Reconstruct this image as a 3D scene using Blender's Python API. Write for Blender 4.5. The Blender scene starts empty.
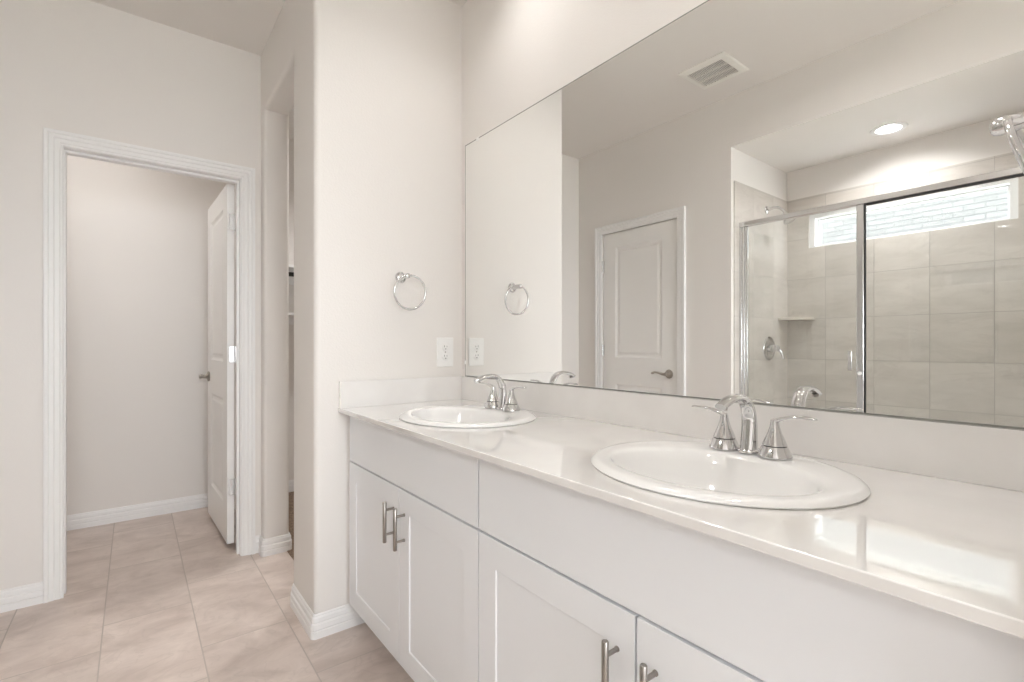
import bpy, bmesh, math, random
from mathutils import Vector, Matrix
random.seed(3)
S = bpy.context.scene
C = S.collection
PI = math.pi

# ------------------------------------------------------------------ camera
cam_d = bpy.data.cameras.new('camera'); cam = bpy.data.objects.new('camera', cam_d); C.objects.link(cam)
cam.location = (0, 0, 1.1443)
cam.rotation_euler = (math.radians(90), 0, math.radians(-37.627))
cam_d.sensor_width = 36; cam_d.lens = 490.8 / 1024 * 36
cam_d.shift_y = 3.66 / 1024
cam_d.clip_start = 0.02
S.camera = cam

# ------------------------------------------------------------------ sky, exposure
world = bpy.data.worlds.new('sky'); S.world = world; world.use_nodes = True
wn = world.node_tree.nodes; wl = world.node_tree.links
for n in list(wn): wn.remove(n)
wo = wn.new('ShaderNodeOutputWorld'); wb = wn.new('ShaderNodeBackground')
wb.inputs['Color'].default_value = (0.905, 0.935, 1.0, 1); wb.inputs['Strength'].default_value = 7.3
wl.new(wb.outputs[0], wo.inputs[0])
vs = S.view_settings
vs.view_transform = 'Standard'; vs.look = 'None'; vs.gamma = 1.0; vs.use_curve_mapping = False
vs.exposure = 1.58
S.cycles.use_denoising = True
S.cycles.max_bounces = 24; S.cycles.diffuse_bounces = 12; S.cycles.glossy_bounces = 10
S.cycles.transmission_bounces = 8; S.cycles.transparent_max_bounces = 16
S.cycles.sample_clamp_indirect = 6.0
LAMP = 60.0          # strength of the recessed lenses over the vanity
def portal(name, loc, rot, sx, sy):
    d = bpy.data.lights.new(name, 'AREA'); d.shape = 'RECTANGLE'; d.size = sx; d.size_y = sy
    d.cycles.is_portal = True
    o = bpy.data.objects.new(name, d); C.objects.link(o); o.location = loc; o.rotation_euler = rot
portal('daylight_portal', (0.31, -2.66, 1.5), (math.radians(90), 0, 0), 1.5, 1.3)

# ------------------------------------------------------------------ key numbers (metres)
XL, XW = -0.596, 1.2290          # left wall, mirror wall
YE, YD = 1.985, 3.003            # end wall of the vanity, wall with the doorway
XS, TH = 0.558, 0.115            # face of the closet wall, wall thickness
ZC = 2.743                       # ceiling
YN, YR = 0.052, -2.60            # short wall beside the vanity, rear wall
XB, YA, YB = -1.394, 1.641, 0.10 # shower: back wall, far side, near side
ZS = 2.417                       # shower ceiling
YW = 4.07                        # back wall of the water closet and of the closet

# ------------------------------------------------------------------ materials
def mat(name):
    m = bpy.data.materials.new(name); m.use_nodes = True
    nt = m.node_tree; b = nt.nodes['Principled BSDF']
    return m, nt, b
def simple(name, col, rough=0.5, metal=0.0, coat=0.0, spec=None):
    m, nt, b = mat(name)
    b.inputs['Base Color'].default_value = (*col, 1); b.inputs['Roughness'].default_value = rough
    b.inputs['Metallic'].default_value = metal; b.inputs['Coat Weight'].default_value = coat
    if spec is not None: b.inputs['Specular IOR Level'].default_value = spec
    return m
def N(nt, t, **kw):
    n = nt.nodes.new(t)
    for k, v in kw.items():
        if k.startswith('i_'): n.inputs[k[2:]].default_value = v
        else: setattr(n, k, v)
    return n
def M(nt, op, a, b=None, c=None):
    n = nt.nodes.new('ShaderNodeMath'); n.operation = op
    for i, x in enumerate((a, b, c)):
        if x is None: continue
        if isinstance(x, (int, float)): n.inputs[i].default_value = x
        else: nt.links.new(x, n.inputs[i])
    return n.outputs[0]
def bump(nt, b, h, strength, dist):
    n = nt.nodes.new('ShaderNodeBump'); n.inputs['Strength'].default_value = strength; n.inputs['Distance'].default_value = dist
    nt.links.new(h, n.inputs['Height']); nt.links.new(n.outputs[0], b.inputs['Normal'])
def ramp(nt, fac, cols):
    r = nt.nodes.new('ShaderNodeValToRGB'); e = r.color_ramp.elements
    for i, (p, c) in enumerate(cols):
        if i < 2: e[i].position = p; e[i].color = (*c, 1)
        else:
            x = e.new(p); x.color = (*c, 1)
    nt.links.new(fac, r.inputs[0]); return r.outputs[0]

def paint(name, col, rough=0.6, st=0.25, scale=170):
    m, nt, b = mat(name); b.inputs['Base Color'].default_value = (*col, 1); b.inputs['Roughness'].default_value = rough
    tc = N(nt, 'ShaderNodeTexCoord'); nz = N(nt, 'ShaderNodeTexNoise'); nz.inputs['Scale'].default_value = scale
    nz.inputs['Detail'].default_value = 2
    nt.links.new(tc.outputs['Object'], nz.inputs['Vector'])
    bump(nt, b, nz.outputs[0], st, 0.002)
    return m
WALL = paint('wall_paint', (0.80, 0.776, 0.750))
CEIL = paint('ceiling_paint', (0.80, 0.776, 0.750))
TRIM = simple('trim_paint', (0.86, 0.86, 0.86), 0.35)
DOORP = simple('door_paint', (0.85, 0.845, 0.83), 0.35)
CAB = simple('cabinet_lacquer', (0.81, 0.825, 0.85), 0.35)
CABIN = simple('cabinet_inside', (0.55, 0.53, 0.50), 0.6)
PORC = simple('porcelain', (0.86, 0.86, 0.855), 0.08, coat=0.5)
CHROME = simple('chrome', (0.70, 0.70, 0.705), 0.06, 1.0)
NICKEL = simple('brushed_nickel', (0.37, 0.345, 0.32), 0.33, 1.0)
BRONZE = simple('satin_lever', (0.40, 0.37, 0.33), 0.28, 1.0)
ALU = simple('bright_aluminium', (0.72, 0.72, 0.72), 0.22, 1.0)
BLACK = simple('black_rubber', (0.03, 0.03, 0.03), 0.6)
PLASTIC = simple('white_plastic', (0.88, 0.88, 0.87), 0.3)
VINYL = simple('white_vinyl', (0.88, 0.89, 0.90), 0.35)
DARK = simple('recess_shade', (0.05, 0.05, 0.045), 0.8)  # near-black that stands in for shade inside recesses
VENTP = simple('vent_enamel', (0.85, 0.84, 0.80), 0.4)
MIRR = simple('mirror_silver', (0.93, 0.935, 0.925), 0.0, 1.0)
MEDGE = simple('mirror_edge', (0.27, 0.275, 0.255), 0.25)

# quartz
def mk_quartz():
    m, nt, b = mat('quartz'); tc = N(nt, 'ShaderNodeTexCoord')
    nz = N(nt, 'ShaderNodeTexNoise'); nz.inputs['Scale'].default_value = 9; nz.inputs['Detail'].default_value = 5
    nt.links.new(tc.outputs['Object'], nz.inputs['Vector'])
    c = ramp(nt, nz.outputs[0], [(0.3, (0.80, 0.785, 0.77)), (0.7, (0.84, 0.828, 0.815))])
    nt.links.new(c, b.inputs['Base Color']); b.inputs['Roughness'].default_value = 0.07
    b.inputs['Coat Weight'].default_value = 1.0; b.inputs['Coat Roughness'].default_value = 0.02; b.inputs['Coat IOR'].default_value = 1.75
    return m
QUARTZ = mk_quartz()

def mk_glass(name, tint=(0.97, 0.98, 0.975)):
    m = bpy.data.materials.new(name); m.use_nodes = True; nt = m.node_tree
    for n in list(nt.nodes): nt.nodes.remove(n)
    o = N(nt, 'ShaderNodeOutputMaterial'); mx = N(nt, 'ShaderNodeMixShader')
    tr = N(nt, 'ShaderNodeBsdfTransparent'); tr.inputs[0].default_value = (*tint, 1)
    gl = N(nt, 'ShaderNodeBsdfGlossy'); gl.inputs['Roughness'].default_value = 0.0; gl.inputs[0].default_value = (1, 1, 1, 1)
    fr = N(nt, 'ShaderNodeFresnel'); ge = N(nt, 'ShaderNodeNewGeometry')
    ior = M(nt, 'ADD', M(nt, 'MULTIPLY', ge.outputs['Backfacing'], 1 / 1.5 - 1.5), 1.5)
    nt.links.new(ior, fr.inputs['IOR'])
    nt.links.new(fr.outputs[0], mx.inputs[0]); nt.links.new(tr.outputs[0], mx.inputs[1]); nt.links.new(gl.outputs[0], mx.inputs[2])
    nt.links.new(mx.outputs[0], o.inputs[0])
    return m
GLASS = mk_glass('clear_glass')

def emit(name, col, s):
    m = bpy.data.materials.new(name); m.use_nodes = True; nt = m.node_tree
    for n in list(nt.nodes): nt.nodes.remove(n)
    o = N(nt, 'ShaderNodeOutputMaterial'); e = N(nt, 'ShaderNodeEmission')
    e.inputs[0].default_value = (*col, 1); e.inputs[1].default_value = s; nt.links.new(e.outputs[0], o.inputs[0]); return m

def tile_nodes(nt, u, v, w, h, u0, v0, stag, grout):
    """cell id (scalar), distance-to-joint mask (1 on grout)"""
    cu = M(nt, 'DIVIDE', M(nt, 'SUBTRACT', u, u0), w)
    iu = M(nt, 'FLOOR', cu)
    vv = M(nt, 'SUBTRACT', M(nt, 'SUBTRACT', v, v0), M(nt, 'MULTIPLY', iu, stag))
    cv = M(nt, 'DIVIDE', vv, h); iv = M(nt, 'FLOOR', cv)
    fu = M(nt, 'SUBTRACT', cu, iu); fv = M(nt, 'SUBTRACT', cv, iv)
    du = M(nt, 'MULTIPLY', M(nt, 'MINIMUM', fu, M(nt, 'SUBTRACT', 1.0, fu)), w)
    dv = M(nt, 'MULTIPLY', M(nt, 'MINIMUM', fv, M(nt, 'SUBTRACT', 1.0, fv)), h)
    d = M(nt, 'MINIMUM', du, dv)
    mr = N(nt, 'ShaderNodeMapRange'); mr.inputs['From Min'].default_value = grout * 0.4; mr.inputs['From Max'].default_value = grout * 0.6
    mr.inputs['To Min'].default_value = 1; mr.inputs['To Max'].default_value = 0
    nt.links.new(d, mr.inputs['Value'])
    cid = M(nt, 'ADD', M(nt, 'MULTIPLY', iu, 7.13), M(nt, 'MULTIPLY', iv, 3.71))
    return cid, mr.outputs[0]
def mk_tile(name, axes, w, h, u0, v0, stag, grout, c1, c2, gcol, rough, streak, nscale=4.0, vein=0.35, mixpos=(0.32, 0.7)):
    m, nt, b = mat(name); tc = N(nt, 'ShaderNodeTexCoord'); sp = N(nt, 'ShaderNodeSeparateXYZ')
    nt.links.new(tc.outputs['Object'], sp.inputs[0])
    u = sp.outputs[axes[0]]; v = sp.outputs[axes[1]]
    cid, gm = tile_nodes(nt, u, v, w, h, u0, v0, stag, grout)
    cb = N(nt, 'ShaderNodeCombineXYZ')
    nt.links.new(M(nt, 'MULTIPLY', u, streak[0]), cb.inputs[0]); nt.links.new(M(nt, 'MULTIPLY', v, streak[1]), cb.inputs[1]); nt.links.new(cid, cb.inputs[2])
    nz = N(nt, 'ShaderNodeTexNoise'); nz.inputs['Scale'].default_value = nscale; nz.inputs['Detail'].default_value = 8
    nz.inputs['Roughness'].default_value = 0.62; nz.inputs['Distortion'].default_value = 0.6
    nt.links.new(cb.outputs[0], nz.inputs['Vector'])
    c = ramp(nt, nz.outputs[0], [(mixpos[0], c1), (mixpos[1], c2)])
    # thin veins
    nv = N(nt, 'ShaderNodeTexNoise'); nv.inputs['Scale'].default_value = nscale * 0.8; nv.inputs['Detail'].default_value = 4; nv.inputs['Distortion'].default_value = 1.5
    nt.links.new(cb.outputs[0], nv.inputs['Vector'])
    a = M(nt, 'ABSOLUTE', M(nt, 'SUBTRACT', nv.outputs[0], 0.5))
    vm = N(nt, 'ShaderNodeMapRange'); vm.inputs['From Max'].default_value = 0.02; vm.inputs['To Min'].default_value = vein; vm.inputs['To Max'].default_value = 0
    nt.links.new(a, vm.inputs['Value'])
    mv = N(nt, 'ShaderNodeMix', data_type='RGBA'); nt.links.new(vm.outputs[0], mv.inputs[0]); nt.links.new(c, mv.inputs[6]); mv.inputs[7].default_value = (*[x * 0.78 for x in c1], 1)
    wnz = N(nt, 'ShaderNodeTexWhiteNoise', noise_dimensions='1D'); nt.links.new(cid, wnz.inputs['W'])
    hs = N(nt, 'ShaderNodeHueSaturation'); nt.links.new(mv.outputs[2], hs.inputs['Color'])
    nt.links.new(M(nt, 'ADD', M(nt, 'MULTIPLY', wnz.outputs[0], 0.08), 0.96), hs.inputs['Value'])
    mg = N(nt, 'ShaderNodeMix', data_type='RGBA'); nt.links.new(gm, mg.inputs[0]); nt.links.new(hs.outputs[0], mg.inputs[6]); mg.inputs[7].default_value = (*gcol, 1)
    nt.links.new(mg.outputs[2], b.inputs['Base Color'])
    rr = M(nt, 'ADD', M(nt, 'MULTIPLY', gm, 0.5), rough); nt.links.new(rr, b.inputs['Roughness'])
    hh = M(nt, 'SUBTRACT', M(nt, 'MULTIPLY', nz.outputs[0], 0.15), gm)
    bump(nt, b, hh, 0.5, 0.0015)
    return m
FTILE = mk_tile('floor_tile', ('X', 'Y'), 0.3013, 0.62, -0.3995, 0.53, 0.2067, 0.0045, (0.52, 0.435, 0.388), (0.72, 0.63, 0.575), (0.50, 0.44, 0.40), 0.32, (1.1, 1.6), 4.5, 0.22)
STB = mk_tile('shower_tile_back', ('Y', 'Z'), 0.284, 0.2885, 1.381, 0.752, 0, 0.004, (0.58, 0.545, 0.505), (0.70, 0.665, 0.625), (0.47, 0.445, 0.415), 0.25, (0.6, 2.2), 3.5, 0.2)
STS = mk_tile('shower_tile_side', ('X', 'Z'), 0.284, 0.2885, -0.880, 0.752, 0, 0.004, (0.58, 0.545, 0.505), (0.70, 0.665, 0.625), (0.47, 0.445, 0.415), 0.25, (0.6, 2.2), 3.5, 0.2)
PAN = simple('shower_pan', (0.82, 0.81, 0.79), 0.25)

def mk_carpet():
    m, nt, b = mat('carpet'); tc = N(nt, 'ShaderNodeTexCoord')
    nz = N(nt, 'ShaderNodeTexNoise'); nz.inputs['Scale'].default_value = 120; nz.inputs['Detail'].default_value = 3
    nt.links.new(tc.outputs['Object'], nz.inputs['Vector'])
    c = ramp(nt, nz.outputs[0], [(0.35, (0.13, 0.085, 0.055)), (0.68, (0.33, 0.24, 0.17))]); nt.links.new(c, b.inputs['Base Color'])
    b.inputs['Roughness'].default_value = 0.95; bump(nt, b, nz.outputs[0], 1, 0.01); return m
CARPET = mk_carpet()
def mk_brick():
    m, nt, b = mat('painted_brick'); tc = N(nt, 'ShaderNodeTexCoord'); sp = N(nt, 'ShaderNodeSeparateXYZ'); nt.links.new(tc.outputs['Object'], sp.inputs[0])
    cb = N(nt, 'ShaderNodeCombineXYZ'); nt.links.new(sp.outputs['Y'], cb.inputs[0]); nt.links.new(sp.outputs['Z'], cb.inputs[1])
    br = N(nt, 'ShaderNodeTexBrick'); nt.links.new(cb.outputs[0], br.inputs['Vector'])
    br.inputs['Scale'].default_value = 1; br.inputs['Brick Width'].default_value = 0.22; br.inputs['Row Height'].default_value = 0.076
    br.inputs['Mortar Size'].default_value = 0.008; br.inputs['Color1'].default_value = (0.072, 0.071, 0.068, 1); br.inputs['Color2'].default_value = (0.092, 0.091, 0.087, 1)
    br.inputs['Mortar'].default_value = (0.052, 0.052, 0.051, 1)
    nt.links.new(br.outputs[0], b.inputs['Base Color']); b.inputs['Roughness'].default_value = 0.9
    bump(nt, b, br.outputs[1], 0.6, -0.01); return m
BRICK = mk_brick()
GROUND = simple('outside_ground', (0.35, 0.36, 0.30), 0.9)

# ------------------------------------------------------------------ mesh helpers
def box(bm, x0, x1, y0, y1, z0, z1, mi=0):
    v = [bm.verts.new((x, y, z)) for z in (z0, z1) for y in (y0, y1) for x in (x0, x1)]
    for f in ((0, 2, 3, 1), (4, 5, 7, 6), (0, 1, 5, 4), (2, 6, 7, 3), (0, 4, 6, 2), (1, 3, 7, 5)):
        fc = bm.faces.new([v[i] for i in f]); fc.material_index = mi
    return v
def prism(bm, poly, z0, z1):
    a = [bm.verts.new((x, y, z0)) for x, y in poly]; b = [bm.verts.new((x, y, z1)) for x, y in poly]
    n = len(poly)
    for i in range(n): bm.faces.new((a[i], a[(i + 1) % n], b[(i + 1) % n], b[i]))
    bm.faces.new(a[::-1]); bm.faces.new(b)
def arc(cx, cy, r, a0, a1, n=6):
    return [(cx + r * math.cos(math.radians(a0 + (a1 - a0) * i / n)), cy + r * math.sin(math.radians(a0 + (a1 - a0) * i / n))) for i in range(n + 1)]
def finish(name, bm, m, parent=None, smooth=None, bevel=None, recalc=True):
    if recalc: bmesh.ops.recalc_face_normals(bm, faces=bm.faces)
    me = bpy.data.meshes.new(name); bm.to_mesh(me); bm.free()
    for x in (m if isinstance(m, (list, tuple)) else [m]): me.materials.append(x)
    o = bpy.data.objects.new(name, me); C.objects.link(o)
    if parent is not None: o.parent = parent
    if smooth is not None:
        me.shade_smooth()
        try: me.set_sharp_from_angle(angle=math.radians(smooth))
        except Exception: pass
    if bevel:
        md = o.modifiers.new('bevel', 'BEVEL'); md.width = bevel; md.segments = 2; md.limit_method = 'ANGLE'; md.angle_limit = math.radians(40)
    return o
def bx(name, x0, x1, y0, y1, z0, z1, m, parent=None, bevel=None):
    bm = bmesh.new(); box(bm, x0, x1, y0, y1, z0, z1); return finish(name, bm, m, parent, bevel=bevel, smooth=40 if bevel else None)
def empty(name, loc=(0, 0, 0), rz=0):
    o = bpy.data.objects.new(name, None); C.objects.link(o); o.location = loc; o.rotation_euler = (0, 0, rz); o.empty_display_size = 0.05
    return o
def tag(o, label=None, cat=None, group=None, kind=None):
    if label: o['label'] = label
    if cat: o['category'] = cat
    if group: o['group'] = group
    if kind: o['kind'] = kind
    return o
def struct(o, label=None):
    o['kind'] = 'structure'
    if label: o['label'] = label
    return o
def copy_tree(o, parent=None):
    c = o.copy(); C.objects.link(c)
    if parent is not None: c.parent = parent
    for ch in list(o.children): copy_tree(ch, c)
    return c
def lathe(bm, prof, n=40, ax=None, sx=1, sy=1, cap0=True, cap1=True, off=None, mi=0):
    """prof: (r, z). ax: Matrix placing it."""
    rings = []
    for i, (r, z) in enumerate(prof):
        ring = []
        for k in range(n):
            t = 2 * PI * k / n
            p = Vector((r * math.cos(t) * sx, r * math.sin(t) * sy, z))
            ring.append(bm.verts.new(ax @ p if ax else p))
        rings.append(ring)
    for a, b in zip(rings, rings[1:]):
        for k in range(n):
            f = bm.faces.new((a[k], a[(k + 1) % n], b[(k + 1) % n], b[k])); f.material_index = mi
    if cap0: bm.faces.new(rings[0][::-1]).material_index = mi
    if cap1: bm.faces.new(rings[-1]).material_index = mi
def loft(bm, pts, rad, n=20, up=Vector((0, 1, 0)), cap=True):
    """tube through pts; rad: list of (across up-axis, other)"""
    pts = [Vector(p) for p in pts]; rings = []
    for i, p in enumerate(pts):
        t = (pts[min(i + 1, len(pts) - 1)] - pts[max(i - 1, 0)]).normalized()
        a = (up - up.dot(t) * t).normalized(); b = t.cross(a)
        ra, rb = rad[i] if isinstance(rad[i], tuple) else (rad[i], rad[i])
        rings.append([bm.verts.new(p + a * (ra * math.cos(2 * PI * k / n)) + b * (rb * math.sin(2 * PI * k / n))) for k in range(n)])
    for a, b in zip(rings, rings[1:]):
        for k in range(n): bm.faces.new((a[k], a[(k + 1) % n], b[(k + 1) % n], b[k]))
    if cap: bm.faces.new(rings[0][::-1]); bm.faces.new(rings[-1])
def spline(ctrl, n=8):
    """Catmull-Rom through tuples of any length"""
    out = []; P = [ctrl[0]] + list(ctrl) + [ctrl[-1]]
    for i in range(1, len(P) - 2):
        for k in range(n):
            t = k / n
            out.append(tuple(0.5 * (2 * b + (c - a) * t + (2 * a - 5 * b + 4 * c - d) * t * t + (3 * b - a - 3 * c + d) * t ** 3)
                             for a, b, c, d in zip(P[i - 1], P[i], P[i + 1], P[i + 2])))
    out.append(tuple(ctrl[-1])); return out
def sweep(bm, path, prof, mp, closed_prof=True):
    """mitred sweep: path 2D, prof (offset to the left, height), mp(p2, h)->3D"""
    path = [Vector(p) for p in path]; cols = []
    for i, p in enumerate(path):
        ns = []
        if i > 0: d = (p - path[i - 1]).normalized(); ns.append(Vector((-d.y, d.x)))
        if i < len(path) - 1: d = (path[i + 1] - p).normalized(); ns.append(Vector((-d.y, d.x)))
        if len(ns) == 2:
            m = (ns[0] + ns[1]).normalized(); m = m / max(0.3, m.dot(ns[0]))
        else: m = ns[0]
        cols.append([bm.verts.new(mp(p + m * o, h)) for o, h in prof])
    k = len(prof)
    for a, b in zip(cols, cols[1:]):
        for j in range(k if closed_prof else k - 1): bm.faces.new((a[j], a[(j + 1) % k], b[(j + 1) % k], b[j]))
    bm.faces.new(cols[0][::-1]); bm.faces.new(cols[-1])
BBP = [(o_, h_ * 0.90) for o_, h_ in [(0, 0), (0.0150, 0), (0.0150, 0.030), (0.0125, 0.034), (0.0150, 0.040), (0.0140, 0.060), (0.0095, 0.066), (0.0110, 0.072), (0.0100, 0.086), (0.0060, 0.093), (0.0060, 0.098), (0.0030, 0.102), (0, 0.102)]]
def baseboard(name, path, label=None):
    bm = bmesh.new(); sweep(bm, path, BBP, lambda p, h: (p.x, p.y, h)); return struct(finish(name, bm, TRIM), label)
CSP = [(0, 0), (0, 0.019), (0.004, 0.021), (0.014, 0.021), (0.018, 0.016), (0.032, 0.0165), (0.037, 0.012), (0.052, 0.0125), (0.056, 0.009), (0.061, 0.0105), (0.066, 0.008), (0.066, 0)]
def casing(bm, path, mp): sweep(bm, path, CSP, mp)

def panel_face(bm, us, vs_, panels, rings, mp, mi=0):
    """grid face in (u,v) with recessed panels. rings: (inset, depth). mp(u,v,d)->3D"""
    for i in range(len(us) - 1):
        for j in range(len(vs_) - 1):
            u0, u1, v0, v1 = us[i], us[i + 1], vs_[j], vs_[j + 1]
            if (i, j) not in panels:
                bm.faces.new([bm.verts.new(mp(*p, 0)) for p in ((u0, v0), (u1, v0), (u1, v1), (u0, v1))]); continue
            prev = None
            for ins, d in [(0, 0)] + rings:
                cur = [bm.verts.new(mp(*p, d)) for p in ((u0 + ins, v0 + ins), (u1 - ins, v0 + ins), (u1 - ins, v1 - ins), (u0 + ins, v1 - ins))]
                if prev:
                    for k in range(4): bm.faces.new((prev[k], prev[(k + 1) % 4], cur[(k + 1) % 4], cur[k]))
                prev = cur
            bm.faces.new(prev)
def panel_slab(bm, us, vs_, panels, rings, w, h, t, both=True):
    """slab in local coords: u along +x (0..w), z up (0..h), thickness y 0..t; front is y=0"""
    panel_face(bm, us, vs_, panels, rings, lambda u, v, d: (u, d, v))
    if both: panel_face(bm, us, vs_, panels, rings, lambda u, v, d: (u, t - d, v))
    else: bm.faces.new([bm.verts.new(p) for p in ((0, t, 0), (w, t, 0), (w, t, h), (0, t, h))])
    for q in (((0, 0), (w, 0)), ((w, 0), (w, h)), ((w, h), (0, h)), ((0, h), (0, 0))):
        (a, b), (c, d) = q
        bm.faces.new([bm.verts.new(p) for p in ((a, 0, b), (c, 0, d), (c, t, d), (a, t, b))])
    bmesh.ops.remove_doubles(bm, verts=bm.verts, dist=1e-5)
DOOR_RINGS = [(0.004, 0.004), (0.012, 0.0085), (0.018, 0.0095), (0.030, 0.0080), (0.040, 0.0035), (0.044, 0.003)]
SHAKER = [(0.0012, 0.0042)]

# ------------------------------------------------------------------ the room shell
def walls(name, fn, label=None, m=WALL, smooth=30):
    bm = bmesh.new(); fn(bm); return struct(finish(name, bm, m, smooth=smooth), label)
R = 0.02
TC, YO0, YO1 = 0.130, 2.312, 2.925    # closet wall thickness, closet opening
# floor: tiled main room and water closet, carpet in the closet
bm = bmesh.new(); box(bm, XL - TH, XS + 0.115, YR - 0.1, YW + 0.1, -0.1, 0.0); box(bm, XS + 0.115, XW + TH, YR - 0.1, YE + 0.05, -0.1, 0.0)
struct(finish('floor', bm, FTILE), 'beige stone-look floor tiles laid in a staggered pattern')
bx_o = bx('floor_closet', XS + 0.115, 2.4, YE + 0.05, YW + 0.1, -0.1, 0.004, CARPET); struct(bx_o, 'brown carpet inside the closet opening')
CANS = [(0.955, 1.43), (0.955, 0.40), (-0.22, 3.55), (1.40, 3.10), (0.15, 0.90)]
def plate(name, x0, x1, y0, y1, z0, z1, cans, label):
    bm = bmesh.new(); lps = [[(x0, y0), (x1, y0), (x1, y1), (x0, y1)]] + [[(x + 0.066 * math.cos(2 * PI * k / 32), y + 0.066 * math.sin(2 * PI * k / 32)) for k in range(32)] for x, y in cans]
    for z in (z0, z1):
        es = []
        for lp in lps:
            v = [bm.verts.new((x, y, z)) for x, y in lp]; es += [bm.edges.new((v[i], v[(i + 1) % len(v)])) for i in range(len(v))]
        bmesh.ops.triangle_fill(bm, use_beauty=True, use_dissolve=False, edges=es)
    for lp in lps:
        a = [bm.verts.new((x, y, z0)) for x, y in lp]; b = [bm.verts.new((x, y, z1)) for x, y in lp]
        for i in range(len(lp)): bm.faces.new((a[i], a[(i + 1) % len(lp)], b[(i + 1) % len(lp)], b[i]))
    bmesh.ops.remove_doubles(bm, verts=bm.verts, dist=1e-5)
    return struct(finish(name, bm, CEIL), label)
plate('ceiling', XL - TH, 2.5, YR - 0.1, YW + 0.1, ZC, ZC + 0.1, CANS, 'painted ceiling')
# left wall: closed door opening y 2.04..2.735, shower opening up to ZS
D0, D1, DZ = 2.032, 2.736, 2.043
def wl_(bm):
    box(bm, XL - TH, XL, D1, YW + 0.1, 0, ZC)
    box(bm, XL - TH, XL, D0, D1, DZ, ZC)
    box(bm, XL - TH, XL, YA, D0, 0, ZC)
    box(bm, XL - TH, XL, YB, YA, ZS, ZC)
    box(bm, XL - TH, XL, YR, YB, 0, ZC)
walls('wall_left', wl_, 'beige painted wall holding the closed door and the shower opening')
walls('wall_right', lambda bm: box(bm, XW, XW + TH, YR, YE + 0.02, 0, ZC), 'pale wall carrying the vanity mirror')
def wend(bm):
    p = arc(XS + R, YE + R, R, 180, 270) + [(XW + TH, YE), (XW + TH, YE + TH), (XS + TC, YE + TH)] + \
        arc(XS + TC - R, YO0 - R, R, 0, 90) + arc(XS + R, YO0 - R, R, 90, 180)
    prism(bm, p, 0, ZC)
walls('wall_end', wend, 'white wall with rounded corner at the end of the vanity')
def wclos(bm):
    p = arc(XS + R, YO1 + R, R, 180, 270) + arc(XS + TC - R, YO1 + R, R, 270, 360) + [(XS + TC, YW), (XS, YW)]
    prism(bm, p, 0, ZC)
    # header with rounded lower edges
    a = arc(XS + R, 2.42 + R, R, 180, 270) + arc(XS + TC - R, 2.42 + R, R, 270, 360) + [(XS + TC, ZC), (XS, ZC)]
    v0 = [bm.verts.new((x, YO0 - 0.02, z)) for x, z in a]; v1 = [bm.verts.new((x, YO1 + 0.02, z)) for x, z in a]
    n = len(a)
    for i in range(n): bm.faces.new((v0[i], v0[(i + 1) % n], v1[(i + 1) % n], v1[i]))
    bm.faces.new(v0[::-1]); bm.faces.new(v1)
walls('wall_closet', wclos, 'narrow wall with the tall closet opening beside the doorway')
OX0, OX1, OZ = -0.258, 0.457, 2.040       # doorway clear opening
def wdoor(bm):
    box(bm, XL, OX0 - 0.018, YD, YD + TH, 0, ZC)
    box(bm, OX1 + 0.018, XS, YD, YD + TH, 0, ZC)
    box(bm, OX0 - 0.018, OX1 + 0.018, YD, YD + TH, OZ + 0.018, ZC)
walls('wall_front', wdoor, 'beige wall around the white cased doorway')
walls('wall_water_closet', lambda bm: box(bm, XL, XS + 0.01, YW, YW + TH, 0, ZC), 'back wall of the small room beyond the doorway')
def wcl(bm):
    box(bm, XS + 0.01, 2.5, YW, YW + TH, 0, ZC); box(bm, 2.4, 2.5, YE, YW, 0, ZC); box(bm, XW + TH, 2.4, YE, YE + TH, 0, ZC)
walls('wall_closet_back', wcl, 'tan wall inside the closet')
walls('wall_near', lambda bm: box(bm, 0.64, XW, YN - TH, YN, 0, ZC), 'short wall beside the near end of the vanity')
def wrear(bm):
    box(bm, XL, XW, YR - 0.1, YR, 0, 0.85); box(bm, XL, XW, YR - 0.1, YR, 2.15, ZC)
    box(bm, XL, -0.44, YR - 0.1, YR, 0.85, 2.15); box(bm, 1.06, XW, YR - 0.1, YR, 0.85, 2.15)
walls('wall_rear', wrear, 'wall behind the camera with an added daylight window')
w2 = struct(empty('window_2', (0.31, YR - 0.05, 0.85)), 'unseen window added in the rear wall for daylight fill')  # added behind the camera to give cool daylight fill
bm = bmesh.new()
for a in ((-0.75, -0.70, 0, 1.3), (0.70, 0.75, 0, 1.3), (-0.70, 0.70, 0, 0.05), (-0.70, 0.70, 1.25, 1.3), (-0.02, 0.02, 0.05, 1.25)):
    box(bm, a[0], a[1], -0.03, 0.03, a[2], a[3])
finish('window_frame', bm, VINYL, w2)
bx('pane', -0.70, 0.70, -0.003, 0.003, 0.05, 1.25, GLASS, w2)

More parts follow.
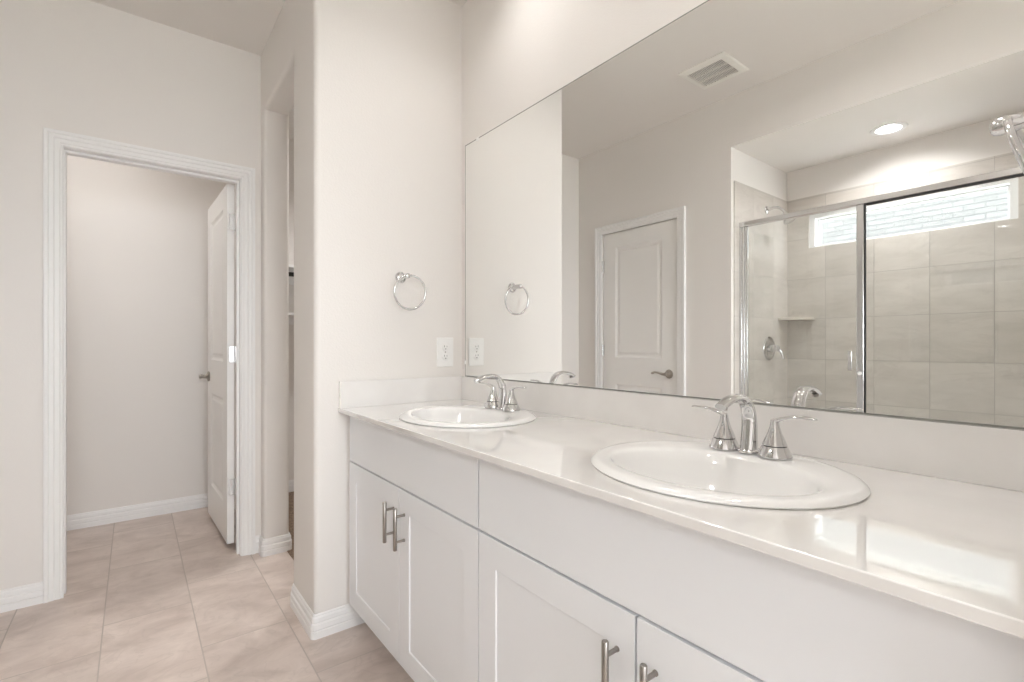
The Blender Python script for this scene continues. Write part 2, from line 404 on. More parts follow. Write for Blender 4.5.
# shower alcove
plate('ceiling_shower', XB, XL - TH, YB, YA, ZS, ZC, [(-1.078, 0.937)], 'lowered ceiling over the shower')
WY0, WY1, WZ0, WZ1 = 0.435, 1.49, 1.836, 2.080
def wsb(bm):
    box(bm, XB - 0.15, XB, YB, WY0, 0, ZC); box(bm, XB - 0.15, XB, WY1, YA + 0.1, 0, ZC)
    box(bm, XB - 0.15, XB, WY0, WY1, 0, WZ0); box(bm, XB - 0.15, XB, WY0, WY1, WZ1, ZC)
walls('wall_shower_back', wsb, 'painted band above the shower back wall tile')
walls('wall_shower_far', lambda bm: box(bm, XB, XL - TH, YA, YA + 0.1, 0, ZC), 'shower end wall carrying the shower head')
walls('wall_shower_near', lambda bm: box(bm, XB, XL - TH, YB - 0.1, YB, 0, ZC))
TZ = 2.205; TT = 0.008
def tsb(bm):
    x0, x1 = XB, XB + TT
    box(bm, x0, x1, YB, WY0, 0.1, TZ); box(bm, x0, x1, WY1, YA - TT, 0.1, TZ)
    box(bm, x0, x1, WY0, WY1, 0.1, WZ0); box(bm, x0, x1, WY0, WY1, WZ1, TZ)
walls('wall_shower_back_tile', tsb, 'beige stone-look wall tiles around the shower window', STB, None)
walls('wall_shower_far_tile', lambda bm: box(bm, XB, -0.628, YA - TT, YA, 0.0, TZ), 'beige wall tiles behind the shower valve', STS, None)
walls('wall_shower_near_tile', lambda bm: box(bm, XB + TT, -0.628, YB, YB + TT, 0.0, TZ), None, STS, None)
struct(bx('floor_shower', XB, XL - TH - 0.05, YB, YA, -0.05, 0.03, PAN), 'white shower pan')
struct(bx('trim_shower_curb', XL - TH - 0.05, XL + 0.02, YB + TT, YA - TT, 0, 0.12, STS), 'tiled curb under the shower glass')

# shower window
w1 = struct(empty('window_1', (XB - 0.075, (WY0 + WY1) / 2, WZ0)), 'narrow transom window high in the shower')
hw = (WY1 - WY0) / 2; hh = WZ1 - WZ0
bm = bmesh.new(); fr = 0.036
for a in ((-hw, -hw + fr, 0, hh), (hw - fr, hw, 0, hh), (-hw + fr, hw - fr, 0, 0.012), (-hw + fr, hw - fr, hh - fr, hh)):
    box(bm, -0.03, 0.067, a[0], a[1], a[2], a[3])
for a in ((-hw + fr, -hw + fr + 0.012, 0.012, hh - fr), (hw - fr - 0.012, hw - fr, 0.012, hh - fr), (-hw + fr + 0.012, hw - fr - 0.012, 0.012, 0.022), (-hw + fr + 0.012, hw - fr - 0.012, hh - fr - 0.010, hh - fr)):
    box(bm, -0.02, 0.02, a[0], a[1], a[2], a[3])
finish('window_frame', bm, VINYL, w1, smooth=40, bevel=0.002)
bx('pane', -0.003, 0.003, -hw + fr + 0.008, hw - fr - 0.008, 0.018, hh - fr - 0.006, GLASS, w1)
# outside
tag(bx('neighbour_house_wall', -6.8, -6.5, -9, 12, -0.1, 7.5, BRICK), 'pale brick wall of the neighbouring house seen through the shower window', 'wall', kind='structure')
struct(bx('ground_outside', -14, 8, -14, 14, -0.35, -0.15, GROUND))
struct(bx('roof', XB - 0.3, 2.7, YR - 0.3, YW + 0.4, ZC + 0.1, ZC + 0.2, CEIL))

# baseboards (path runs so that the room is on its left)
baseboard('baseboard_front', [(XL, YD), (-0.317, YD)][::-1], 'white stepped baseboard left of the doorway')
baseboard('baseboard_closet', [(XS + TC, 3.30)] + arc(XS + TC - 0.008, YO1 + 0.008, 0.008, 0, -90, 3) + arc(XS + 0.008, YO1 + 0.008, 0.008, 270, 180, 3) + [(XS, YD), (0.527, YD)], 'short white baseboard wrapping the closet jamb')
baseboard('baseboard_end', [(0.82, YE)] + arc(XS + 0.006, YE + 0.006, 0.006, 270, 180, 3) + arc(XS + R, YO0 - R, R, 180, 90, 3) + arc(XS + TC - R, YO0 - R, R, 90, 0, 3) + [(XS + TC, YE + TH + 0.02)], 'white stepped baseboard wrapping the rounded corner')
baseboard('baseboard_water_closet', [(0.50, YW), (XL, YW)], 'white baseboard seen through the doorway')
baseboard('baseboard_closet_back', [(2.4, YW), (XS + TC, YW)], 'white baseboard inside the closet')
baseboard('baseboard_left', [(XL, YD), (XL, 2.80)])
baseboard('baseboard_left_middle', [(XL, 1.966), (XL, YA + 0.002)])

# ------------------------------------------------------------------ doors
def hinge(z, place, parent, m=ALU):
    bm = bmesh.new()
    lathe(bm, [(0.004, -0.047), (0.0065, -0.045), (0.0065, 0.045), (0.004, 0.047)], 12)
    box(bm, -0.003, 0.030, 0.0, 0.0025, -0.044, 0.044); box(bm, -0.03, 0.003, 0.0, 0.0025, -0.044, 0.044)
    o = finish('hinge', bm, m, parent, smooth=40); o.location = (place[0], place[1], z)
    return o
def lever(parent, loc, rz, flip=1):
    """rose and lever; local -y points out of the door, lever runs to +x*flip"""
    h = empty('door_handle', loc, rz); h.parent = parent
    bm = bmesh.new(); A = Matrix.Rotation(PI / 2, 4, 'X')
    lathe(bm, [(0.031, 0), (0.033, 0.004), (0.030, 0.010), (0.017, 0.014), (0.013, 0.020), (0.011, 0.044), (0.013, 0.052), (0.010, 0.058)], 28, A)
    finish('rose', bm, BRONZE, h, smooth=40)
    bm = bmesh.new()
    c = spline([(0, -0.050, 0, .011, .009), (0.022 * flip, -0.052, 0.001, .010, .008), (0.052 * flip, -0.054, 0.009, .008, .007), (0.085 * flip, -0.052, 0.011, .008, .0065), (0.112 * flip, -0.048, 0.004, .0085, .006), (0.122 * flip, -0.046, 0.004, .005, .004)], 5)
    loft(bm, [p[:3] for p in c], [(p[3], p[4]) for p in c], 14, Vector((0, 0, 1)))
    finish('lever', bm, BRONZE, h, smooth=50)
    return h

# door_1: open door of the water closet with its casing
d1 = struct(empty('door_1', (OX0, YD, 0)), 'white cased doorway with its panel door swung open into the small room')
bm = bmesh.new()
path = [(0.461, 0), (0.461, 2.041), (-0.251, 2.041), (-0.251, 0)]
# casing profile: thick edge outwards -> mirror offset
def csweep(bm, path, mp, wdt=0.066):
    prof = [(-(wdt - o), h) for o, h in CSP]
    sweep(bm, path, prof, mp)
csweep(bm, path, lambda p, h: (p.x - OX0, -h, p.y))
finish('casing', bm, TRIM, d1)
bm = bmesh.new()
w = OX1 - OX0
box(bm, -0.018, 0, 0, TH, 0, OZ); box(bm, w, w + 0.018, 0, TH, 0, OZ); box(bm, -0.018, w + 0.018, 0, TH, OZ, OZ + 0.018)
box(bm, 0, 0.011, 0.035, 0.075, 0, OZ - 0.011); box(bm, w - 0.011, w, 0.035, 0.075, 0, OZ - 0.011); box(bm, 0, w, 0.035, 0.075, OZ - 0.011, OZ)
finish('jamb', bm, TRIM, d1, smooth=30, bevel=0.001)
SW = 0.690; SH = 2.006
US = [0, 0.128, SW - 0.128, SW]; VS = [0, 0.21, 0.800, 1.014, 1.890, SH]
def make_slab(parent):
    bm = bmesh.new(); panel_slab(bm, US, VS, {(1, 1), (1, 3)}, DOOR_RINGS, SW, SH, 0.035)
    return finish('door_panel', bm, DOORP, parent)
s1 = make_slab(d1)
# local +x of the slab runs from the hinge edge away (+Y of the room), its y=0 face looks to -X
s1.rotation_euler = (0, 0, math.radians(91.8))
s1.location = (0.447 - OX0, 3.131 - YD, 0.034)
# slab thickness goes to local +y = world -x from the hinge line: right face at x=.442
for z in (0.35, 1.09, 1.83):
    bm = bmesh.new()
    lathe(bm, [(0.004, -0.047), (0.0065, -0.045), (0.0065, 0.045), (0.004, 0.047)], 12)
    box(bm, -0.030, 0.006, -0.006, -0.0035, -0.044, 0.044)
    o = finish('hinge', bm, ALU, d1, smooth=40); o.location = (0.4515 - OX0, 3.1285 - YD, z)
h = lever(s1, (SW - 0.065, 0.035, 0.903), PI, 1)

# door_2: closed door in the left wall
d2 = struct(empty('door_2', (XL, D0, 0)), 'closed white two-panel door seen in the mirror left of the shower')
bm = bmesh.new()
# plane (y,z), normal +x ; path so that offsets go outwards
def mp2(p, h): return (h, p.x - D0, p.y)
prof = [(-(0.066 - o), h) for o, h in CSP]
sweep(bm, [(D1 - 0.001, 0), (D1 - 0.001, DZ - 0.001), (D0, DZ - 0.001), (D0, 0)], [(o, h) for o, h in prof], mp2)
finish('casing', bm, TRIM, d2)
s2 = make_slab(d2)
# local x -> -Y (from hinge side y=2.729 to 2.046), front face y=0 looks +X
s2.rotation_euler = (0, 0, math.radians(-90)); s2.location = (0, 0, 0)
s2.rotation_euler = (0, 0, math.radians(90)); s2.location = (-0.006, 2.0385 - D0, 0.030)
# rotation +90: local x -> +Y, local y -> -X : front face looks +X
for z in (0.22, 1.10, 1.78):
    bm = bmesh.new(); lathe(bm, [(0.004, -0.047), (0.0065, -0.045), (0.0065, 0.045), (0.004, 0.047)], 12)
    box(bm, -0.004, 0.0005, -0.016, 0.0, -0.044, 0.044)
    o = finish('hinge', bm, ALU, d2, smooth=40); o.location = (0.0015, 2.7325 - D0, z)
lever(s2, (0.066, 0.0, 0.903), 0, 1)
bx('door_gap_shade', -0.09, -0.05, 0.0, D1 - D0, 0, DZ, DARK, d2)  # dark sheet behind the slab stands in for shade in the gap

# ------------------------------------------------------------------ closet shelf
cs = tag(empty('closet_shelf', (1.35, YW, 1.70)), 'white closet shelf with a dark hanging rod under it', 'shelf')
bx('board', -0.67, 1.04, -0.32, 0.0, 0.0, 0.018, TRIM, cs)
bx('cleat', -0.67, 1.04, -0.018, 0.0, -0.09, 0.0, TRIM, cs)
bm = bmesh.new(); lathe(bm, [(0.016, 0), (0.016, 1.70)], 16, Matrix.Translation((-0.67, -0.27, -0.045)) @ Matrix.Rotation(PI / 2, 4, 'Y')); finish('rod', bm, BLACK, cs, smooth=40)
cs2 = tag(empty('closet_shelf', (1.35, YW, 1.36)), 'lower white closet shelf beneath the hanging rod', 'shelf')
bx('board', -0.67, 1.04, -0.30, 0.0, 0.0, 0.018, TRIM, cs2)
bx('cleat', -0.67, 1.04, -0.018, 0.0, -0.06, 0.0, TRIM, cs2)

# ------------------------------------------------------------------ vanity cabinets
CX = 0.680
def bar_pull(parent, loc):
    h = empty('handle', loc); h.parent = parent
    bm = bmesh.new()
    lathe(bm, [(0.0050, -0.066), (0.0062, -0.0645), (0.0062, 0.0645), (0.0050, 0.066)], 16, Matrix.Translation((-0.032, 0, 0)))
    finish('bar', bm, NICKEL, h, smooth=40)
    for z in (-0.040, 0.040):
        bm = bmesh.new(); lathe(bm, [(0.0042, -0.0275), (0.0042, -0.002), (0.0052, -0.002), (0.0052, 0.0)], 14, Matrix.Translation((0, 0, z)) @ Matrix.Rotation(PI / 2, 4, 'Y'))
        finish('post', bm, NICKEL, h, smooth=40)
    return h
def vanity_cabinet(y1, width, label):
    """y1 = far side; local y runs from 0 (far) to -width (near)"""
    c = tag(empty('vanity_cabinet', (CX, y1, 0)), label, 'cabinet', 'white vanity cabinets under the double-sink counter')
    bm = bmesh.new(); fx = 0.020
    back = XW - CX - 0.001
    box(bm, fx, back, -0.018, 0, 0.11, 0.873); box(bm, fx, back, -width, -width + 0.018, 0.11, 0.873)
    box(bm, fx, back, -width + 0.018, -0.018, 0.11, 0.128)
    box(bm, fx, fx + 0.019, -width + 0.018, -0.018, 0.835, 0.873); box(bm, fx, fx + 0.019, -width + 0.018, -0.018, 0.66, 0.70)
    box(bm, fx, fx + 0.019, -width / 2 - 0.02, -width / 2 + 0.02, 0.128, 0.66)
    box(bm, fx, fx + 0.019, -0.05, -0.018, 0.128, 0.66); box(bm, fx, fx + 0.019, -width + 0.018, -width + 0.05, 0.128, 0.66)
    finish('box', bm, CAB, c)
    bx('toe_kick', 0.075, 0.093, -width, 0, 0.0, 0.11, CAB, c)
    bx('false_drawer_front', 0, 0.019, -width + 0.0025, -0.0025, 0.6855, 0.868, CAB, c, bevel=0.0012)
    dw = width / 2 - 0.0035; dh = 0.679 - 0.114
    for k in range(2):
        bm = bmesh.new(); st = 0.070
        panel_slab(bm, [0, st, dw - st, dw], [0, st, dh - st, dh], {(1, 1)}, SHAKER, dw, dh, 0.019, both=False)
        ya = -0.002 - k * (width / 2) - (0.0015 if k else 0)
        d = finish('door', bm, CAB, c, smooth=30, bevel=0.0012)
        # local x -> -Y, local y -> +X
        d.rotation_euler = (0, 0, math.radians(-90)); d.location = (0, ya, 0.114)
        hy = (dw - 0.038) if k == 0 else 0.038
        hnd = bar_pull(d, (hy, 0, 0.5645 - 0.114)); hnd.rotation_euler = (0, 0, math.radians(90))
    return c
vanity_cabinet(1.943, 0.922, 'white shaker vanity cabinet below the farther sink, with two doors and bar pulls')
vanity_cabinet(1.0195, 0.966, 'white shaker vanity cabinet below the nearer sink, with two doors and bar pulls')
tag(bx('cabinet_filler', CX + 0.018, CX + 0.037, 1.944, YE - 0.0005, 0.11, 0.873, CAB), 'narrow white filler strip between the cabinet and the end wall', 'filler strip')

# ------------------------------------------------------------------ countertop
ZT = 0.890; CF = 0.648; CB = 0.873
SX, SA, SB = 0.937, 0.260, 0.230
SY = (1.474, 0.542)
bm = bmesh.new()
outer = [(CF, YN), (XW - 0.0005, YN), (XW - 0.0005, YE - 0.0005), (CF, YE - 0.0005)]
loops = [outer] + [[(SX - 0.015 + 0.186 * math.cos(2 * PI * k / 48), sy + 0.228 * math.sin(2 * PI * k / 48)) for k in range(48)] for sy in SY]
for z in (CB, ZT):
    es = []
    for lp in loops:
        v = [bm.verts.new((x, y, z)) for x, y in lp]
        es += [bm.edges.new((v[i], v[(i + 1) % len(v)])) for i in range(len(v))]
    bmesh.ops.triangle_fill(bm, use_beauty=True, use_dissolve=False, edges=es)
for lp in loops:
    a = [bm.verts.new((x, y, CB)) for x, y in lp]; b = [bm.verts.new((x, y, ZT)) for x, y in lp]
    for i in range(len(lp)): bm.faces.new((a[i], a[(i + 1) % len(lp)], b[(i + 1) % len(lp)], b[i]))
bmesh.ops.remove_doubles(bm, verts=bm.verts, dist=1e-5)
tag(finish('countertop', bm, QUARTZ, smooth=30, bevel=0.0018), 'long glossy off-white quartz countertop holding both sinks', 'countertop')
tag(bx('backsplash', XW - 0.0135, XW - 0.0005, YN + 0.0005, YE - 0.021, ZT, 0.9960, QUARTZ, bevel=0.001), 'off-white quartz backsplash running under the mirror', 'backsplash')
tag(bx('side_splash', CF + 0.004, XW - 0.0005, YE - 0.0205, YE - 0.0005, ZT, 0.997, QUARTZ, bevel=0.001), 'short quartz splash against the end wall under the outlet', 'backsplash')

# ------------------------------------------------------------------ sinks
def make_sink():
    s = empty('sink', (SX, SY[0], ZT))
    bm = bmesh.new(); n = 72
    # (a along y, b along x, centre shift in x, z)
    prof = [(SA - .006, SB - .006, 0, 0.0), (SA, SB, 0, 0.0015), (SA + .001, SB + .001, 0, 0.004), (SA - .003, SB - .003, 0, 0.0085), (SA - .010, SB - .010, 0, 0.0115), (SA - .020, SB - .019, -.001, 0.0125),
            (SA - .034, SB - .042, -.010, 0.0120), (.2185, .174, -.018, 0.0117), (.211, .160, -.026, 0.0104), (.204, .153, -.032, 0.0080), (.199, .147, -.034, 0.001), (.193, .141, -.035, -.015), (.181, .130, -.036, -.045), (.158, .110, -.035, -.085), (.120, .084, -.032, -.115), (.072, .055, -.029, -.132), (.024, .024, -.027, -.138)]
    back = [(.024, .024, -.027, -.148), (.078, .060, -.029, -.141), (.128, .092, -.032, -.124), (.167, .119, -.034, -.092), (.190, .139, -.035, -.050), (.204, .152, -.034, -.012), (.206, .158, -.030, 0.0)]
    rings = []
    for a, b, dx, z in prof + back:
        rings.append([bm.verts.new((dx + b * math.cos(2 * PI * k / n), a * math.sin(2 * PI * k / n), z)) for k in range(n)])
    for A, B in zip(rings, rings[1:] + rings[:1]):
        for k in range(n): bm.faces.new((A[k], A[(k + 1) % n], B[(k + 1) % n], B[k]))
    finish('basin', bm, PORC, s, smooth=60)
    bm = bmesh.new()
    lathe(bm, [(.0235, -.150), (.0235, -.1375), (.029, -.1345), (.027, -.1325), (.020, -.1335), (.018, -.137), (.017, -.134), (.010, -.132), (.002, -.1315)], 32, Matrix.Translation((-.027, 0, 0)))
    finish('drain', bm, CHROME, s, smooth=40)
    return s
sk = make_sink(); tag(sk, 'oval white drop-in sink at the far end, under the towel ring and outlet', 'sink', 'oval white drop-in sinks')
sk2 = copy_tree(sk); sk2.location.y = SY[1]; tag(sk2, 'oval white drop-in sink at the near end, in front of the shower reflection', 'sink', 'oval white drop-in sinks')

# ------------------------------------------------------------------ faucets
def make_faucet():
    f = empty('faucet', (1.096, SY[0] + 0.009, ZT + 0.0127))
    # spout and two handles stand straight on the sink deck
    bm = bmesh.new()
    lathe(bm, [(.0225, 0.0), (.0230, 0.002), (.0215, 0.006), (.0185, 0.008)], 36); finish('base_ring', bm, CHROME, f, smooth=40)
    bm = bmesh.new()
    c = spline([(0.002, 0, 0.004, .0185, .0175), (0.003, 0, 0.030, .0180, .0155), (0.004, 0, 0.062, .0172, .0130), (-0.001, 0, 0.092, .0165, .0105), (-0.020, 0, 0.117, .0160, .0088), (-0.048, 0, 0.126, .0158, .0078), (-0.080, 0, 0.1235, .0152, .0075), (-0.104, 0, 0.1160, .0142, .0078), (-0.119, 0, 0.1100, .0125, .0075)], 6)
    loft(bm, [p[:3] for p in c], [(p[3], p[4]) for p in c], 24)
    finish('spout', bm, CHROME, f, smooth=60)
    bm = bmesh.new(); lathe(bm, [(.0085, 0), (.0085, .006), (.0065, .006), (.0065, .003)], 20, Matrix.Translation((-0.108, 0, 0.1035)) @ Matrix.Rotation(math.radians(16), 4, 'Y'))
    finish('aerator', bm, NICKEL, f, smooth=40)
    for s in (1, -1):
        h = empty('handle', (0, 0.057 * s, 0.0)); h.parent = f
        bm = bmesh.new()
        lathe(bm, [(.0335, 0.0), (.0340, 0.0025), (.0290, 0.015), (.0250, 0.0235)], 36); finish('base_ring', bm, CHROME, h, smooth=40)
        bm = bmesh.new(); lathe(bm, [(.0228, 0.0234), (.0228, 0.0256)], 36); finish('gasket', bm, BLACK, h, smooth=40)
        bm = bmesh.new(); lathe(bm, [(.0247, 0.0256), (.0208, 0.036), (.0140, 0.052), (.0098, 0.066), (.0086, 0.074), (.0078, 0.079), (.0040, 0.0815)], 36); finish('cone', bm, CHROME, h, smooth=40)
        bm = bmesh.new()
        c = spline([(0, -.005 * s, .0735, .0075, .0060), (0, .012 * s, .0815, .0076, .0048), (0, .034 * s, .0880, .0078, .0036), (0, .056 * s, .0900, .0082, .0032), (0, .076 * s, .0895, .0074, .0030), (0, .083 * s, .0890, .0038, .0018)], 6)
        loft(bm, [p[:3] for p in c], [(p[3], p[4]) for p in c], 16, Vector((1, 0, 0)))
        finish('lever', bm, CHROME, h, smooth=60)
    return f
fa = make_faucet(); tag(fa, 'chrome two-handle arc faucet on the farther sink by the end wall', 'faucet', 'chrome centerset faucets')
fb = copy_tree(fa); fb.location.y = SY[1] + 0.008; tag(fb, 'chrome two-handle arc faucet on the nearer sink in front of the shower reflection', 'faucet', 'chrome centerset faucets')

# ------------------------------------------------------------------ mirror with clips
bm = bmesh.new(); MY0, MY1, MZ0, MZ1 = YN + 0.004, 1.946, 0.9968, 2.072
xf = XW - 0.0050
panel_face(bm, [MY0, MY1], [MZ0, MZ1], {(0, 0)}, [(0.0038, 0.0)], lambda u, v, d: (xf, u, v))
for f in bm.faces: f.material_index = 1  # dark front border: desilvered edge plus painted reflection of the gap behind
bm.faces.ensure_lookup_table(); bm.faces[-1].material_index = 0
bk = [bm.verts.new((XW - 0.0005, y, z)) for y, z in ((MY0, MZ0), (MY1, MZ0), (MY1, MZ1), (MY0, MZ1))]
ft = [bm.verts.new((xf, y, z)) for y, z in ((MY0, MZ0), (MY1, MZ0), (MY1, MZ1), (MY0, MZ1))]
bm.faces.new(bk).material_index = 1
for k in range(4): bm.faces.new((bk[k], bk[(k + 1) % 4], ft[(k + 1) % 4], ft[k])).material_index = 1
bmesh.ops.remove_doubles(bm, verts=bm.verts, dist=1e-5)
mir = tag(finish('mirror', bm, [MIRR, MEDGE]), 'large frameless wall mirror above the counter', 'mirror')
for (y, z, s) in ((1.84, MZ1, 0), (MY1, 1.062, 1)):
    bm = bmesh.new()
    if s == 0: box(bm, XW - 0.0080, XW - 0.0051, y - 0.008, y + 0.008, z - 0.010, z + 0.002); box(bm, XW - 0.0051, XW - 0.0005, y - 0.008, y + 0.008, z + 0.0002, z + 0.004)
    else: box(bm, XW - 0.0080, XW - 0.0051, y - 0.006, y + 0.003, z - 0.008, z + 0.008); box(bm, XW - 0.0051, XW - 0.0005, y + 0.0002, y + 0.004, z - 0.008, z + 0.008)
    finish('mirror_clip', bm, PLASTIC, mir)

# ------------------------------------------------------------------ outlet
ou = tag(empty('wall_outlet', (1.138, YE, 1.110)), 'white duplex electrical outlet on the end wall beside the mirror', 'outlet')
bm = bmesh.new(); box(bm, -0.0435, 0.0435, -0.006, 0, -0.067, 0.067); finish('cover_plate', bm, PLASTIC, ou, smooth=40, bevel=0.003)
for z in (0.0215, -0.0215):
    bm = bmesh.new()
    lathe(bm, [(0.0172, 0), (0.0172, 0.0085), (0.0165, 0.009)], 28, Matrix.Translation((0, 0, z)) @ Matrix.Rotation(PI / 2, 4, 'X'))
    soc = finish('socket', bm, PLASTIC, ou, smooth=40)
    bm = bmesh.new()
    box(bm, -0.0075, -0.0055, -0.0094, -0.0085, z + 0.001, z + 0.009); box(bm, 0.0055, 0.0075, -0.0094, -0.0085, z + 0.001, z + 0.008)
    lathe(bm, [(0.0025, 0.0085), (0.0025, 0.0094)], 12, Matrix.Translation((0, 0, z - 0.007)) @ Matrix.Rotation(PI / 2, 4, 'X'))
    finish('slots', bm, DARK, soc)
bm = bmesh.new(); lathe(bm, [(0.003, 0.006), (0.003, 0.0068)], 12, Matrix.Translation((0, 0, 0)) @ Matrix.Rotation(PI / 2, 4, 'X')); finish('screw', bm, NICKEL, ou)

# ------------------------------------------------------------------ towel rings
def make_ring():
    r = empty('towel_ring', (0.918, YE, 1.436))
    A = Matrix.Rotation(PI / 2, 4, 'X')     # local z -> -y
    bm = bmesh.new()
    lathe(bm, [(0.0245, 0), (0.0250, 0.004), (0.0225, 0.008), (0.0205, 0.009), (0.0200, 0.012), (0.0150, 0.015)], 36, A); finish('rosette', bm, CHROME, r, smooth=40)
    bm = bmesh.new()
    lathe(bm, [(0.0150, 0.014), (0.0118, 0.022), (0.0100, 0.036), (0.0098, 0.050), (0.0115, 0.056), (0.0118, 0.062), (0.0122, 0.070), (0.0105, 0.076), (0.0060, 0.079)], 36, A); finish('post', bm, CHROME, r, smooth=40)
    bm = bmesh.new(); rr, tr, n, k = 0.072, 0.0046, 72, 12
    T = Matrix.Identity(4)
    vs2 = [[bm.verts.new(T @ Vector(((rr + tr * math.cos(2 * PI * j / k)) * math.sin(2 * PI * i / n), tr * math.sin(2 * PI * j / k), -rr + (rr + tr * math.cos(2 * PI * j / k)) * math.cos(2 * PI * i / n)))) for j in range(k)] for i in range(n)]
    for i in range(n):
        for j in range(k): bm.faces.new((vs2[i][j], vs2[(i + 1) % n][j], vs2[(i + 1) % n][(j + 1) % k], vs2[i][(j + 1) % k]))
    o = finish('ring', bm, CHROME, r, smooth=60); o.location = (0.016, -0.068, 0.003); o.rotation_euler = (math.radians(5), 0, 0)
    return r
tr1 = make_ring(); tag(tr1, 'chrome towel ring on the end wall above the far sink', 'towel ring', 'chrome towel rings')
tr2 = copy_tree(tr1); tr2.location = (0.918, YN, 1.436); tr2.rotation_euler = (0, 0, PI)
for c_ in tr2.children:
    if c_.name.startswith('ring'): c_.location = (0.0, -0.060, 0.003); c_.rotation_euler = (math.radians(17), 0, math.radians(-2))
tag(tr2, 'chrome towel ring close to the camera, cut off at the right edge of the picture', 'towel ring', 'chrome towel rings')

# ------------------------------------------------------------------ recessed lights
def recessed(x, y, z, r, strength, label, col=(1.0, 0.975, 0.95), deep=0.055):
    l = tag(empty('recessed_light', (x, y, z)), label, 'light')
    bm = bmesh.new()
    prof = [(r * 0.97, deep)] * (deep > 0) + [(r, 0.0), (r + 0.001, -0.003), (r + 0.014, -0.0055), (r + 0.026, -0.004), (r + 0.028, 0.0)]
    lathe(bm, prof, 40, cap0=False, cap1=False); finish('trim_ring', bm, TRIM, l, smooth=50)
    bm = bmesh.new(); lathe(bm, [(r * .965, deep - 0.0008), (r * 0.6, deep - 0.0022), (r * 0.2, deep - 0.0028)], 40, cap0=False)
    finish('lens', bm, emit('lens_glow', col, strength), l, smooth=50)
    return l
recessed(*CANS[0], ZC, 0.062, LAMP * 0.66, 'round recessed ceiling light above the far sink')
recessed(*CANS[1], ZC, 0.062, LAMP * 1.0, 'round recessed ceiling light above the near sink')
recessed(-1.078, 0.937, ZS, 0.062, LAMP * 2.0, 'round recessed light glowing in the lowered shower ceiling', (1.0, 0.99, 0.985), deep=0.035)
recessed(*CANS[2], ZC, 0.062, LAMP * 1.35, 'round recessed ceiling light in the small room beyond the doorway')
recessed(*CANS[3], ZC, 0.062, LAMP * 4.5, 'unseen recessed fill light added in the closet ceiling')  # added out of view to brighten the dim closet
recessed(*CANS[4], ZC, 0.062, LAMP * 0.75, 'unseen recessed fill light added over the walkway beside the vanity', deep=0.02)  # added fill, sited out of direct and mirror view

# ------------------------------------------------------------------ ceiling vent
ve = tag(empty('ceiling_vent', (-0.236, 1.556, ZC)), 'square white slotted exhaust vent in the ceiling', 'vent')
bm = bmesh.new(); a, b_ = 0.142, 0.143; ia, ib = 0.098, 0.108
rings = []
for (p, q, z) in ((a, b_, 0), (a, b_, -0.004), (a - 0.006, b_ - 0.006, -0.009), (ia, ib, -0.013), (ia, ib, -0.004)):
    rings.append([bm.verts.new((sx * p, sy * q, z)) for sx, sy in ((-1, -1), (1, -1), (1, 1), (-1, 1))])
for A, B in zip(rings, rings[1:]):
    for k in range(4): bm.faces.new((A[k], A[(k + 1) % 4], B[(k + 1) % 4], B[k]))
finish('frame', bm, VENTP, ve)
bx('duct_shade', -ia, ia, -ib, ib, -0.0022, -0.001, DARK, ve)  # flat dark sheet paints the shade of a duct; ceiling is unbroken here
bm = bmesh.new(); nf = 22
for i in range(nf):
    y = -ib + (i + 0.5) * 2 * ib / nf; box(bm, -ia, ia, y - 0.0016, y + 0.0016, -0.0105, -0.006)
for x in (-ia / 3, ia / 3): box(bm, x - 0.004, x + 0.004, -ib, ib, -0.0125, -0.003)
finish('grille', bm, VENTP, ve)

# ------------------------------------------------------------------ shower enclosure
XG = -0.700
se = tag(empty('shower_enclosure', (XG, YA - TT, 0.12)), 'framed clear glass shower door and fixed panel in a metal frame', 'shower door')
def sp(name, x0, x1, y0, y1, z0, z1, m, bevel=0.0015, par=se):
    return bx(name, x0 - XG, x1 - XG, y0 - (YA - TT), y1 - (YA - TT), z0 - 0.12, z1 - 0.12, m, par, bevel)
yj = YA - TT
sp('header_rail', XG - 0.020, XG + 0.020, YB + TT, yj, 1.908, 1.940, ALU, 0.004)
sp('bottom_track', XG - 0.020, XG + 0.020, YB + TT, yj, 0.12, 0.145, ALU, 0.003)
bm = bmesh.new(); Y0 = YA - TT
for (y0, y1, x0, x1) in ((1.617, yj, -0.016, 0.016), (1.600, 1.616, -0.012, 0.012), (1.583, 1.599, -0.010, 0.010)):
    box(bm, x0, x1, y0 - Y0, y1 - Y0, 0.025, 1.788)
finish('wall_jamb', bm, ALU, se, smooth=40, bevel=0.002)
sp('post', XG - 0.016, XG + 0.016, 0.943, 0.978, 0.145, 1.908, ALU, 0.004)
sp('seal', XG - 0.007, XG + 0.012, 0.9375, 0.9425, 0.145, 1.908, BLACK, None)
sp('seal', XG - 0.010, XG + 0.012, YB + TT, 0.9335, 1.899, 1.9075, BLACK, None)
sp('door_glass', XG - 0.003, XG + 0.003, 0.9785, 1.5825, 0.150, 1.905, GLASS, None)
sp('fixed_glass', XG - 0.003, XG + 0.003, YB + TT, 0.9335, 0.146, 1.8935, GLASS, None)
bm = bmesh.new(); yy = 1.004 - Y0
box(bm, 0.004, 0.030, yy - 0.003, yy + 0.003, 0.885, 0.900); box(bm, 0.004, 0.030, yy - 0.003, yy + 0.003, 0.970, 0.985); box(bm, 0.024, 0.032, yy - 0.010, yy + 0.010, 0.880, 0.990)
finish('handle', bm, ALU, se, smooth=40, bevel=0.002)
bm = bmesh.new(); lathe(bm, [(0.010, 0), (0.010, 0.006), (0.007, 0.009)], 20, Matrix.Translation((0.016, 0.960 - Y0, 0.868)) @ Matrix.Rotation(PI / 2, 4, 'Y')); finish('latch_button', bm, PLASTIC, se, smooth=40)

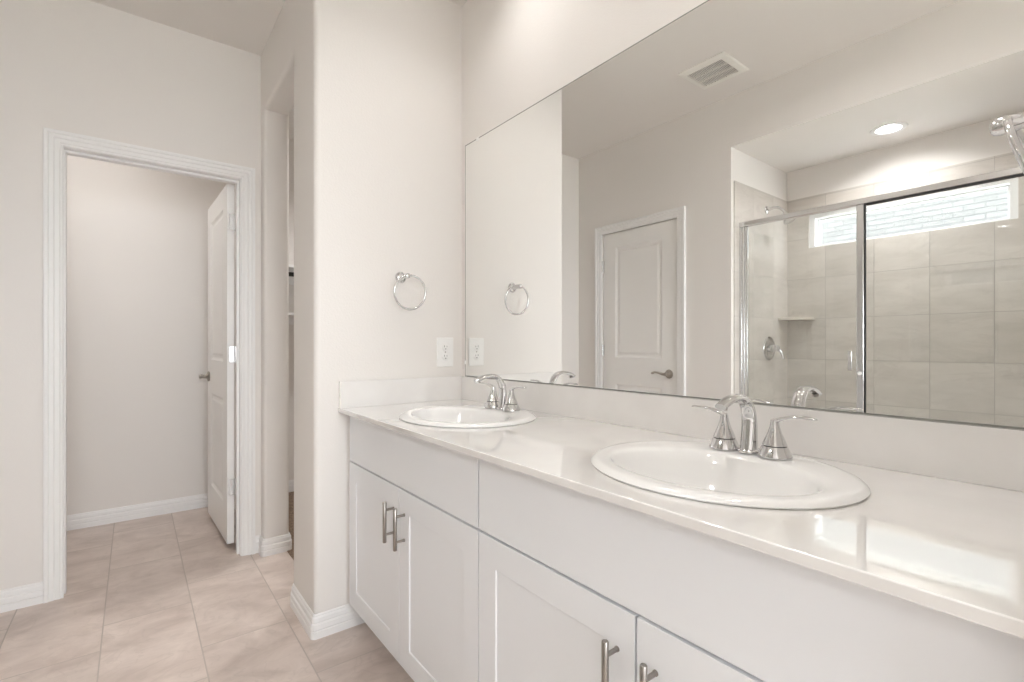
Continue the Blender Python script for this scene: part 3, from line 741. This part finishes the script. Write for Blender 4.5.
# ------------------------------------------------------------------ shower fittings
A = Matrix.Rotation(PI / 2, 4, 'X')
sh = tag(empty('overhead_shower', (-1.060, YA - TT, 2.085)), 'chrome shower head on a curved arm high on the shower end wall', 'shower head')
bm = bmesh.new(); lathe(bm, [(0.028, 0), (0.028, 0.003), (0.015, 0.012), (0.010, 0.013)], 28, A); finish('flange', bm, CHROME, sh, smooth=40)
bm = bmesh.new(); c = spline([(0, -0.008, 0), (0, -0.05, 0.006), (0, -0.085, -0.002), (0, -0.110, -0.024), (0, -0.122, -0.042)], 6); loft(bm, c, [0.0095] * len(c), 16, Vector((1, 0, 0))); finish('arm', bm, CHROME, sh, smooth=60)
bm = bmesh.new(); T = Matrix.Translation((0, -0.122, -0.042)) @ Matrix.Rotation(math.radians(180 - 30), 4, 'X')
lathe(bm, [(0.012, -0.004), (0.014, 0.008), (0.013, 0.016), (0.022, 0.032), (0.040, 0.056), (0.043, 0.066), (0.041, 0.070), (0.036, 0.069)], 32, T); finish('spray_head', bm, CHROME, sh, smooth=40)
va = tag(empty('shower_valve', (-1.095, YA - TT, 1.118)), 'round chrome shower valve with a small lever on the tiled end wall', 'shower valve')
bm = bmesh.new(); lathe(bm, [(0.082, 0), (0.083, 0.003), (0.078, 0.008), (0.045, 0.013), (0.030, 0.014)], 40, A); finish('escutcheon', bm, CHROME, va, smooth=40)
bm = bmesh.new(); lathe(bm, [(0.028, 0.012), (0.026, 0.030), (0.020, 0.050), (0.022, 0.062), (0.016, 0.070), (0.004, 0.072)], 32, A); finish('hub', bm, CHROME, va, smooth=40)
bm = bmesh.new(); c = spline([(0, -0.055, 0.004, .011, .008), (-0.012, -0.068, -0.012, .010, .007), (-0.022, -0.080, -0.042, .009, .006), (-0.028, -0.086, -0.074, .006, .004)], 6)
loft(bm, [p[:3] for p in c], [(p[3], p[4]) for p in c], 16, Vector((0, 0, 1))); finish('lever', bm, CHROME, va, smooth=60)
# corner shelf (quarter round stone)
bm = bmesh.new()
pl = [(0, 0)] + [(0.150 * math.sin(math.radians(t)) ** 0.9, -0.185 * math.cos(math.radians(t)) ** 0.9) for t in range(0, 91, 9)]
prism(bm, pl, -0.010, 0.010)
o = finish('corner_shelf', bm, simple('shelf_stone', (0.66, 0.62, 0.56), 0.25), smooth=40, bevel=0.002); o.location = (XB + TT, YA - TT, 1.330)
tag(o, 'small beige stone corner shelf between the tiled shower walls', 'shelf')
